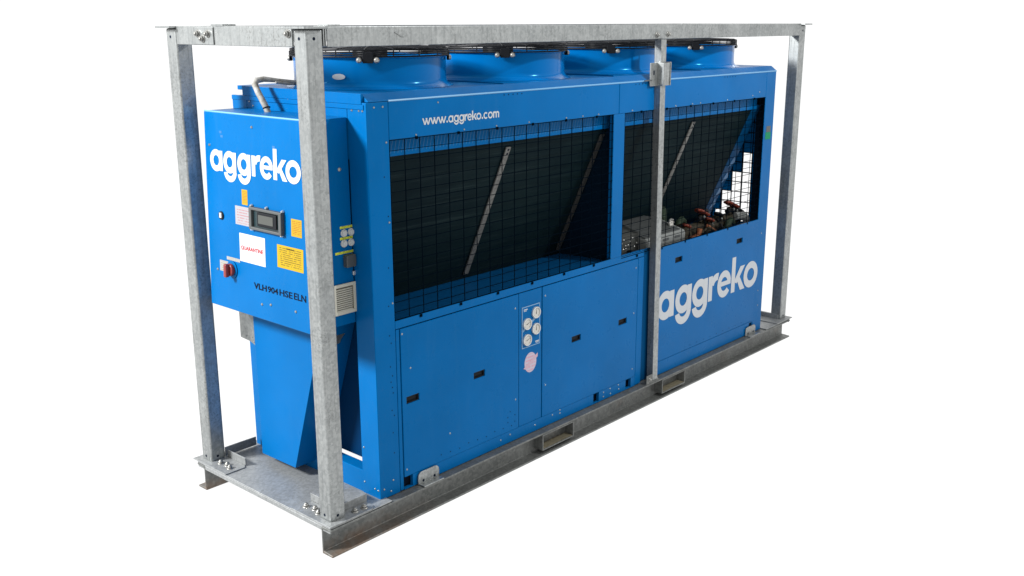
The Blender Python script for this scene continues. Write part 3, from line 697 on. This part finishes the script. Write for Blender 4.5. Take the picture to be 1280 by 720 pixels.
# --- roof fans
def fan(cx, cy):
    prof = [(0.430, 2.0075), (0.424, 2.0095), (0.411, 2.014), (0.400, 2.022), (0.393, 2.034), (0.391, 2.050), (0.391, 2.150), (0.397, 2.154), (0.397, 2.158), (0.384, 2.158), (0.382, 2.05), (0.40, 2.012)]
    s = MB(); s.lathe(prof, 72, (cx, cy)); s = s.build("fan_shroud", BLUE_GLOSS, ch, smooth=True)
    g = MB()
    def ring(r, z, t): g.tube([(cx+r*math.cos(2*math.pi*i/48), cy+r*math.sin(2*math.pi*i/48), z) for i in range(48)], t, 5, True)
    for z in (2.163, 2.173, 2.183, 2.193): ring(0.404, z, 0.0034)
    g.lathe([(0.389, 2.1585), (0.408, 2.1585), (0.408, 2.1605), (0.389, 2.1605)], 48, (cx, cy), True)
    for k in range(9): ring(0.09+0.0365*k, 2.206-0.0012*k, 0.0028)
    for i in range(18):
        a = 2*math.pi*i/18+0.1; ca, sa = math.cos(a), math.sin(a)
        g.tube([(cx+0.08*ca, cy+0.08*sa, 2.208), (cx+0.385*ca, cy+0.385*sa, 2.199), (cx+0.404*ca, cy+0.404*sa, 2.193), (cx+0.404*ca, cy+0.404*sa, 2.160)], 0.0032, 5)
    g.build("fan_guard", BLACK, s, smooth=True, kind="stuff")
    m = MB(); m.lathe([(0.0, 2.190), (0.085, 2.190), (0.09, 2.18), (0.09, 2.04), (0.0, 2.04)], 24, (cx, cy)); m.build("fan_motor", BLACK, s, smooth=True)
    bl = MB()
    for i in range(5):
        a = 2*math.pi*i/5; e1 = Vector((math.cos(a), math.sin(a), 0)); e2 = Vector((-math.sin(a), math.cos(a), 0)); c0 = Vector((cx, cy, 2.09))
        p = [c0+e1*0.09-e2*0.05-Vector((0, 0, .03)), c0+e1*0.37-e2*0.09-Vector((0, 0, .025)), c0+e1*0.37+e2*0.08+Vector((0, 0, .025)), c0+e1*0.09+e2*0.05+Vector((0, 0, .03))]
        bl.hexa([tuple(x) for x in p]+[tuple(x+Vector((0, 0, .004))) for x in p])
    bl.build("fan_blades", BLACK, s)
    for a in (228, 318, 138, 48):
        a = math.radians(a); e1 = Vector((math.cos(a), math.sin(a), 0)); e2 = Vector((-math.sin(a), math.cos(a), 0))
        F = lambda u, v, w, e1=e1, e2=e2: tuple(Vector((cx, cy, 0))+e1*(0.400+w)+e2*u+Vector((0, 0, v)))
        k = MB(F); k.box(-0.025, 0.025, 2.132, 2.182, -0.004, 0.010); k.box(-0.046, 0.046, 2.140, 2.160, 0.002, 0.008)
        kb = k.build("guard_bracket", BLACK, s, bevel=0.002)
        for u in (-0.042, 0.042):
            q = MB(); q.dome(F(u, 2.146, 0.006), e1, 0.0145, 0.013, 12); q.build("bracket_bolt", BOLT, kb, smooth=True)
    return s
fans = [fan(XE+0.98*(i+0.5)-0.002, 0.545) for i in range(4)]
# oval white sticker on the first shroud
sb = MB(); n = 20; cx, cy = XE+0.488, 0.545
ang0 = math.radians(207)
vs = []
for i in range(n):
    a = ang0+0.085*math.cos(2*math.pi*i/n); z = 2.068+0.014*math.sin(2*math.pi*i/n); rr = 0.402
    vs.append(sb.v((cx+rr*math.cos(a), cy+rr*math.sin(a), z)))
sb.face(vs); sb.build("oval_sticker", WHITE, fans[0])
sb = MB()
b = MB(); b.tube([(0.25, 0.66, 1.885), (0.245, 0.68, 1.93), (0.24, 0.72, 1.985), (0.245, 0.755, 2.025), (0.265, 0.765, 2.045), (0.30, 0.755, 2.050), (0.36, 0.72, 2.042), (0.43, 0.68, 2.034), (0.52, 0.64, 2.03)], [0.0155, 0.0155, 0.0155, 0.0155, 0.0155, 0.014, 0.010, 0.008, 0.007], 14)
hs = b.build("cable_conduit", HOSE, ch, smooth=True)
MB().tube([(0.33, 0.70, 2.035), (0.40, 0.69, 2.025), (0.52, 0.66, 2.028)], 0.007, 8).build("cable", HOSE, hs, smooth=True)
b = MB(); b.tube([(0.2475+0.0175*math.cos(t), 0.672+0.0175*math.sin(t)*0.85, 1.917+0.0175*math.sin(t)*-0.35) for t in [2*math.pi*i/16 for i in range(16)]], 0.003, 5, True); b.build("cable_tie", BLACK, hs)

# --- control cabinet (front face leans out slightly towards the bottom)
def CX(v): return 0.05+(v-0.937)*(0.04/0.963)
CAB = lambda u, v, w: (CX(v)-w, -u, v)
CY0, CY1, CZ0, CZ1 = 0.150, 0.985, 0.905, 1.897
b = MB()
b.hexa([(CX(CZ0)+0.018, CY0, CZ0), (XE+0.0, CY0, CZ0), (XE+0.0, CY1, CZ0), (CX(CZ0)+0.018, CY1, CZ0), (CX(CZ1)+0.018, CY0, CZ1), (XE-0.004, CY0, CZ1), (XE-0.004, CY1, CZ1), (CX(CZ1)+0.018, CY1, CZ1)])
cab = b.build("control_cabinet", BLUE, ch, bevel=0.004)
MB().tube([(CX(CZ1)+0.004, CY0+0.003, CZ1-0.001), (CX(CZ1)+0.004, CY1-0.003, CZ1-0.001)], 0.0045, 8).build("edge_highlight", EDGE, cab, smooth=True)
dr = MB(CAB).box(-CY1, -CY0, CZ0, CZ1-0.004, -0.0165, 0.0).build("cabinet_door", BLUE_DOOR, cab, bevel=0.004, seg=3)
letters("aggreko", CAB, -0.940, 1.608, 0.1015, {'ag': 0.075, 'gg': 0.10, 'gr': 0.09, 're': -0.04, 'ek': 0.03, 'ko': -0.10}, "logo_lettering", WHITE, cab, sx=1.005)
font_text("VLH", CAB, -0.595, 1.052, 0.031, 0.107, "number_lettering", INK, cab, bold=0.03)
font_text("904", CAB, -0.479, 1.052, 0.0315, 0.084, "number_lettering", INK, cab, bold=0.02)
font_text("HSE", CAB, -0.384, 1.053, 0.032, 0.103, "number_lettering", INK, cab, bold=0.02)
font_text("ELN", CAB, -0.269, 1.054, 0.033, 0.094, "number_lettering", INK, cab, bold=0.02)
def cab_label(name, u0, u1, v0, v1, m, w=0.0008): return MB(CAB).sheet(u0, u1, v0, v1, w).build(name, m, cab)
cab_label("warning_label", -0.674, -0.626, 1.460, 1.535, YEL_RED)
cab_label("instruction_label", -0.735, -0.599, 1.356, 1.449, WHT_RED)
cab_label("side_warning_label", -0.278, -0.198, 1.357, 1.440, YEL_RED)
cab_label("quarantine_notice", -0.706, -0.491, 1.174, 1.316, WHITE, 0.001)
font_text("QUARANTINE", CAB, -0.694, 1.231, 0.024, 0.186, "notice_lettering", RED_INK, cab, w0=0.0016, bold=0.035)
cab_label("yellow_notice", -0.394, -0.190, 1.192, 1.303, YEL_TEXT)
font_text("WARNING", CAB, -0.32, 1.286, 0.008, 0.06, "notice_heading", INK, cab, w0=0.0012, bold=0.02)
cab_label("switch_label", -0.890, -0.795, 1.096, 1.152, WHT_YEL)
cab_label("strip_label", -0.825, -0.708, 1.163, 1.180, WHT_YEL, 0.0012)
# display behind a bolted window frame
b = MB(CAB); b.plate(-0.592, -0.330, 1.352, 1.462, 0.0, 0.022, [(-0.570, -0.352, 1.366, 1.448)]); dsp = b.build("display_window", GREYP, cab, bevel=0.004)
# sub-parts of the display belong to the cabinet level
MB(CAB).box(-0.571, -0.351, 1.365, 1.449, 0.0003, 0.008).build("window_pane", GLASS_W, cab)
MB(CAB).box(-0.530, -0.375, 1.374, 1.442, 0.008, 0.016).build("controller", BLACK, cab, bevel=0.003)
MB(CAB).box(-0.518, -0.400, 1.388, 1.430, 0.016, 0.0175).build("lcd_screen", mat("dim_lcd", (0.045, 0.048, 0.044), 0.3, 0, 0.4), cab)
screws("screw", [(-0.585, 1.466), (-0.462, 1.468), (-0.335, 1.466), (-0.585, 1.349), (-0.345, 1.349)], lambda u, v, w: CAB(u, v, w+0.002), cab, 0.009, 0.014, CHROME)
screws("door_screw", [(-0.572, 1.841), (-0.942, 1.730), (-0.911, 1.099), (-0.530, 0.982), (-0.457, 0.993), (-0.257, 0.996)], CAB, cab, 0.009, 0.006)
b = MB(CAB); b.prism(b.ngon(-0.858, 1.383, 0.021, 20), 2, 0.0, 0.006); b.build("lock_escutcheon", BLACK, cab, bevel=0.001)
MB(CAB).box(-0.868, -0.849, 1.371, 1.397, 0.006, 0.009).build("lock_plate", WHITE, cab, bevel=0.002)
# isolator switch
b = MB(CAB); b.prism(b.ngon(-0.778, 1.118, 0.045, 28), 2, 0.0, 0.006); b.build("switch_base", BLUE, cab, bevel=0.001)
b = MB(CAB); b.prism(b.ngon(-0.778, 1.118, 0.032, 24), 2, 0.006, 0.026); b.box(-0.790, -0.766, 1.084, 1.152, 0.026, 0.048)
b.build("switch_knob", RED, cab, bevel=0.006, seg=3)
b = MB(CAB)
for cu, cv in ((-0.84, 1.80), (-0.83, 1.78), (-0.40, 1.76), (-0.385, 1.745)): b.box(cu-0.012, cu+0.010, cv-0.006, cv+0.006, 0.0003, 0.0006)
b.build("tape_residue", mat("tape_residue", (0.02, 0.10, 0.25), 0.5, 0, 0.2), cab, kind="stuff")
# right side of the cabinet
SIDE = lambda u, v, w: (u, CY0-w, v)
b = MB(SIDE); b.plate(0.190, 0.330, 0.962, 1.113, 0.0, 0.010, [(0.206, 0.312, 0.980, 1.097)]); vg = b.build("vent_grille", BEIGE, cab, bevel=0.002)
for i in range(11):
    v = 0.983+0.0103*i
    o = MB(SIDE).hexa([(0.207, v, 0.002), (0.304, v, 0.002), (0.304, v+0.0035, 0.002), (0.207, v+0.0035, 0.002), (0.207, v-0.003, 0.008), (0.304, v-0.003, 0.008), (0.304, v+0.0015, 0.008), (0.207, v+0.0015, 0.008)]).build("vent_slat", BEIGE, cab)
MB(SIDE).box(0.206, 0.312, 0.980, 1.097, 0.0003, 0.0008).build("vent_backing", mat("vent_shade", (0.12, 0.11, 0.09), 0.7, 0, 0.1), cab)
for u, v in ((0.272, 1.357), (0.315, 1.357), (0.270, 1.307), (0.313, 1.307)):
    b = MB(SIDE); b.prism(b.ngon(u, v, 0.0185, 20), 2, 0.0, 0.008); b.prism(b.ngon(u, v, 0.013, 16), 2, 0.008, 0.014)
    b.build("push_button", BTN, cab, bevel=0.0015)
for u0, u1, v in ((0.251, 0.329, 1.384), (0.249, 0.327, 1.331), (0.217, 0.344, 1.263)): MB(SIDE).sheet(u0, u1, v-0.006, v+0.006, 0.0009).build("button_tag", YG_STRIP, cab)
b = MB(SIDE); b.box(0.262, 0.318, 1.192, 1.252, 0, 0.030); b.box(0.318, 0.346, 1.200, 1.238, 0.002, 0.022); b.build("cable_socket", GREYP, cab, bevel=0.004)
MB(SIDE).box(0.312, 0.342, 1.145, 1.166, 0, 0.014).build("padlock", CHROME, cab, bevel=0.003)
MB(SIDE).dome((0.265, 1.66, 0), (0, 0, 1), 0.010, 0.006).build("side_screw", BOLT, cab, smooth=True)
# cable duct beneath the cabinet: flat front, right edge slanting in towards the foot
b = MB(); b.prism([(0.845, 0.047), (0.547, 0.051), (0.343, 0.655), (0.258, 0.904), (0.845, 0.904)], 0, 0.200, 0.419)
dc = b.build("cable_duct", BLUE, ch, bevel=0.002)
MB().box(0.252, 0.258, 0.8455, 0.905, 0.040, 0.904).build("duct_flange", BLUE, dc, bevel=0.001)
screws("screw", [(-0.87, 0.07), (-0.87, 0.10), (-0.87, 0.13), (-0.87, 0.42), (-0.87, 0.70)], lambda u, v, w: (0.252-w, -u, v), dc, 0.006)
b = MB(); b.prism([(0.92, 0.665), (0.868, 0.647), (0.866, 0.904), (1.012, 0.904), (1.012, 0.672), (0.955, 0.668)], 0, 0.224, 0.232); b.prism([(1.012, 0.904), (1.012, 0.672), (1.018, 0.672), (1.018, 0.904)], 0, 0.232, 0.324)
gd = b.build("cable_cover", GALV, ch, bevel=0.002)
screws("screw", [(-0.885, 0.67), (-0.955, 0.69), (-0.90, 0.695)], lambda u, v, w: (0.224-w, -u, v), gd, 0.006)
b = MB(); b.prism([(0.330, 0.764), (0.345, 0.79), (0.395, 0.83), (0.405, 0.904), (0.20, 0.904), (0.20, 0.764)], 1, 0.29, 0.298)
MBc = b.build("gland_cover", GALV, ch, bevel=0.002)

# --- machinery in the right-hand bay
b = MB()
b.prism([(0.075, 0.888), (0.072, 0.925), (0.085, 0.940), (0.30, 0.995), (0.40, 0.995), (0.40, 0.81), (0.075, 0.81)], 0, 2.70, 3.155)
mc = b.build("motor_cover", CASE, ch, bevel=0.012, seg=3)
b = MB(); b.prism([(0.075, 0.888), (0.072, 0.925), (0.085, 0.940), (0.30, 0.995), (0.40, 0.995), (0.40, 0.81), (0.075, 0.81)], 0, 3.150, 3.185); b.build("cover_end", CASE, ch, bevel=0.015, seg=3)
MB().prism([(0.092, 0.9445), (0.30, 0.9985), (0.395, 0.9985), (0.395, 1.003), (0.299, 1.003), (0.091, 0.9490)], 0, 2.712, 3.140).build("cover_lid", mat("dark_grey_lid", (0.055, 0.06, 0.06), 0.5, 0, 0.2), mc, bevel=0.0015)
for u in (2.76, 2.90, 3.04):
    MB().box(u, u+0.07, 0.0705, 0.0735, 0.902, 0.918).build("cover_slot", GREYP, mc)
b = MB(); b.prism([(0.13, 0.82), (0.13, 0.985), (0.30, 1.035), (0.38, 1.035), (0.38, 0.82)], 0, 2.44, 2.698)
tb = b.build("terminal_box", mat("dark_terminal_casing", (0.045, 0.048, 0.045), 0.6, 0, 0.2), ch, bevel=0.004)
b = MB()
for i in range(14): b.dome((2.46+0.024*i % 0.22, 0.13, 0.90+0.02*(i % 4)), (0, -1, 0), 0.006, 0.004, 6)
b.build("terminal_screw", CHROME, tb, smooth=True, kind="stuff")
for i, (zz, mm) in enumerate(((0.835, COPPER), (0.86, BROWNPIPE), (0.845, COPPER), (0.88, BLACK))):
    MB().tube([(2.42+0.05*i, 0.09+0.01*i, zz), (2.55, 0.10-0.005*i, zz+0.01), (2.70, 0.095, zz-0.012)], 0.010, 8).build("copper_line", mm, tb, smooth=True)
G2 = lambda u, v, w: (u, 0.16-w, v)
o, d, t = gauge(3.12, 0.985, 0.030, ch, G2, 0.0, "pressure_gauge"); d.build("dial", DIAL, o); t.build("dial_marks", INK, o, kind="stuff")
MB().cyl((3.12, 0.17, 0.81), (3.12, 0.17, 0.96), 0.008, 8).build("gauge_stem", BROWNPIPE, o, smooth=True)
b = MB(); b.tube([(3.19, 0.22, 0.855), (3.5, 0.22, 0.86), (3.95, 0.22, 0.865), (4.08, 0.22, 0.87)], 0.052, 16); hp = b.build("header_pipe", BROWNPIPE, ch, smooth=True)
for x in (3.36, 3.62, 3.86): 
    b = MB(); b.tube([(x, 0.22, 0.86), (x+0.022, 0.22, 0.86)], 0.073, 18); b.build("pipe_flange", BROWNPIPE, hp, smooth=True)
b = MB(); b.tube([(3.24, 0.30, 0.82), (3.24, 0.30, 0.99), (3.27, 0.32, 1.02), (3.33, 0.36, 1.02)], 0.026, 12); b.build("riser_pipe", PIPEGREEN, ch, smooth=True)
b = MB(); b.tube([(3.32, 0.12, 0.84), (3.42, 0.12, 0.845), (3.44, 0.12, 0.90)], 0.022, 10); b.build("copper_line", COPPER, ch, smooth=True)
for k, (x0, y0) in enumerate(((3.46, 0.10), (3.55, 0.13), (3.70, 0.10), (3.80, 0.14))):
    pts = [(x0+0.05*t+0.02*math.sin(t*3+k), y0+0.015*math.cos(2*t), 0.865+0.035*math.sin(t*1.3+k)) for t in [i*0.35 for i in range(9)]]
    MB().tube(pts, 0.009, 8).build("hose_line", (BROWNPIPE, COPPER, BLACK, BROWNPIPE)[k], ch, smooth=True)
def valve(x, y, z, s, m):
    b = MB(); b.tube([(x, y, z-0.14*s), (x, y, z-0.05*s)], [0.030*s, 0.024*s], 12); vb = b.build("valve", BROWNPIPE, ch, smooth=True)
    b = MB(); b.tube([(x-0.07*s, y, z-0.10*s), (x+0.09*s, y, z-0.085*s)], [0.034*s, 0.036*s], 12); b.build("valve_body", BLACK, vb, smooth=True)
    b = MB(); n = 24
    b.tube([(x+0.062*s*(1+0.12*math.cos(6*t))*math.cos(t), y+0.062*s*(1+0.12*math.cos(6*t))*math.sin(t), z+0.03*s*math.cos(t)*-1) for t in [2*math.pi*i/n for i in range(n)]], 0.010, 8, True)
    for i in range(3):
        t = math.pi*i/3
        b.tube([(x-0.06*s*math.cos(t), y-0.06*s*math.sin(t), z+0.03*s*math.cos(t)), (x+0.06*s*math.cos(t), y+0.06*s*math.sin(t), z-0.03*s*math.cos(t))], 0.008, 8)
    b.build("hand_wheel", m, vb, smooth=True)
    b = MB(); b.dome((x+0.02*s, y-0.05*s, z-0.075*s), (0.3, -1, 0), 0.022*s, 0.02*s, 10); b.build("valve_cap", CASE, vb, smooth=True)
valve(3.575, 0.20, 0.995, 0.52, ORANGE); valve(3.66, 0.22, 0.965, 0.5, ORANGE)
valve(3.97, 0.19, 1.002, 0.55, ORANGE); valve(4.05, 0.20, 0.975, 0.5, ORANGE); valve(3.62, 0.15, 0.935, 0.42, ORANGE); valve(3.33, 0.16, 0.93, 0.36, ORANGE); valve(3.80, 0.18, 0.945, 0.42, BLACK); valve(4.12, 0.22, 0.93, 0.8, BLACK)
for k, (x, y, z, r) in enumerate(((3.30, 0.16, 0.90, 0.030), (3.40, 0.28, 0.93, 0.024), (3.60, 0.14, 0.885, 0.028), (3.75, 0.30, 0.94, 0.026), (3.84, 0.13, 0.88, 0.024))):
    MB().tube([(x, y, 0.81), (x, y, z-0.03), (x+0.02, y, z), (x+0.07, y+0.01, z+0.01), (x+0.13, y+0.03, z-0.02)], r, 10).build("branch_pipe", (BROWNPIPE, PIPEGREEN, BROWNPIPE, BLACK, PIPEGREEN)[k], ch, smooth=True)
b = MB(); b.tube([(4.02, 0.17, 0.90), (4.12, 0.15, 0.895), (4.16, 0.15, 0.86)], 0.03, 12); b.build("elbow_pipe", CASE, ch, smooth=True)
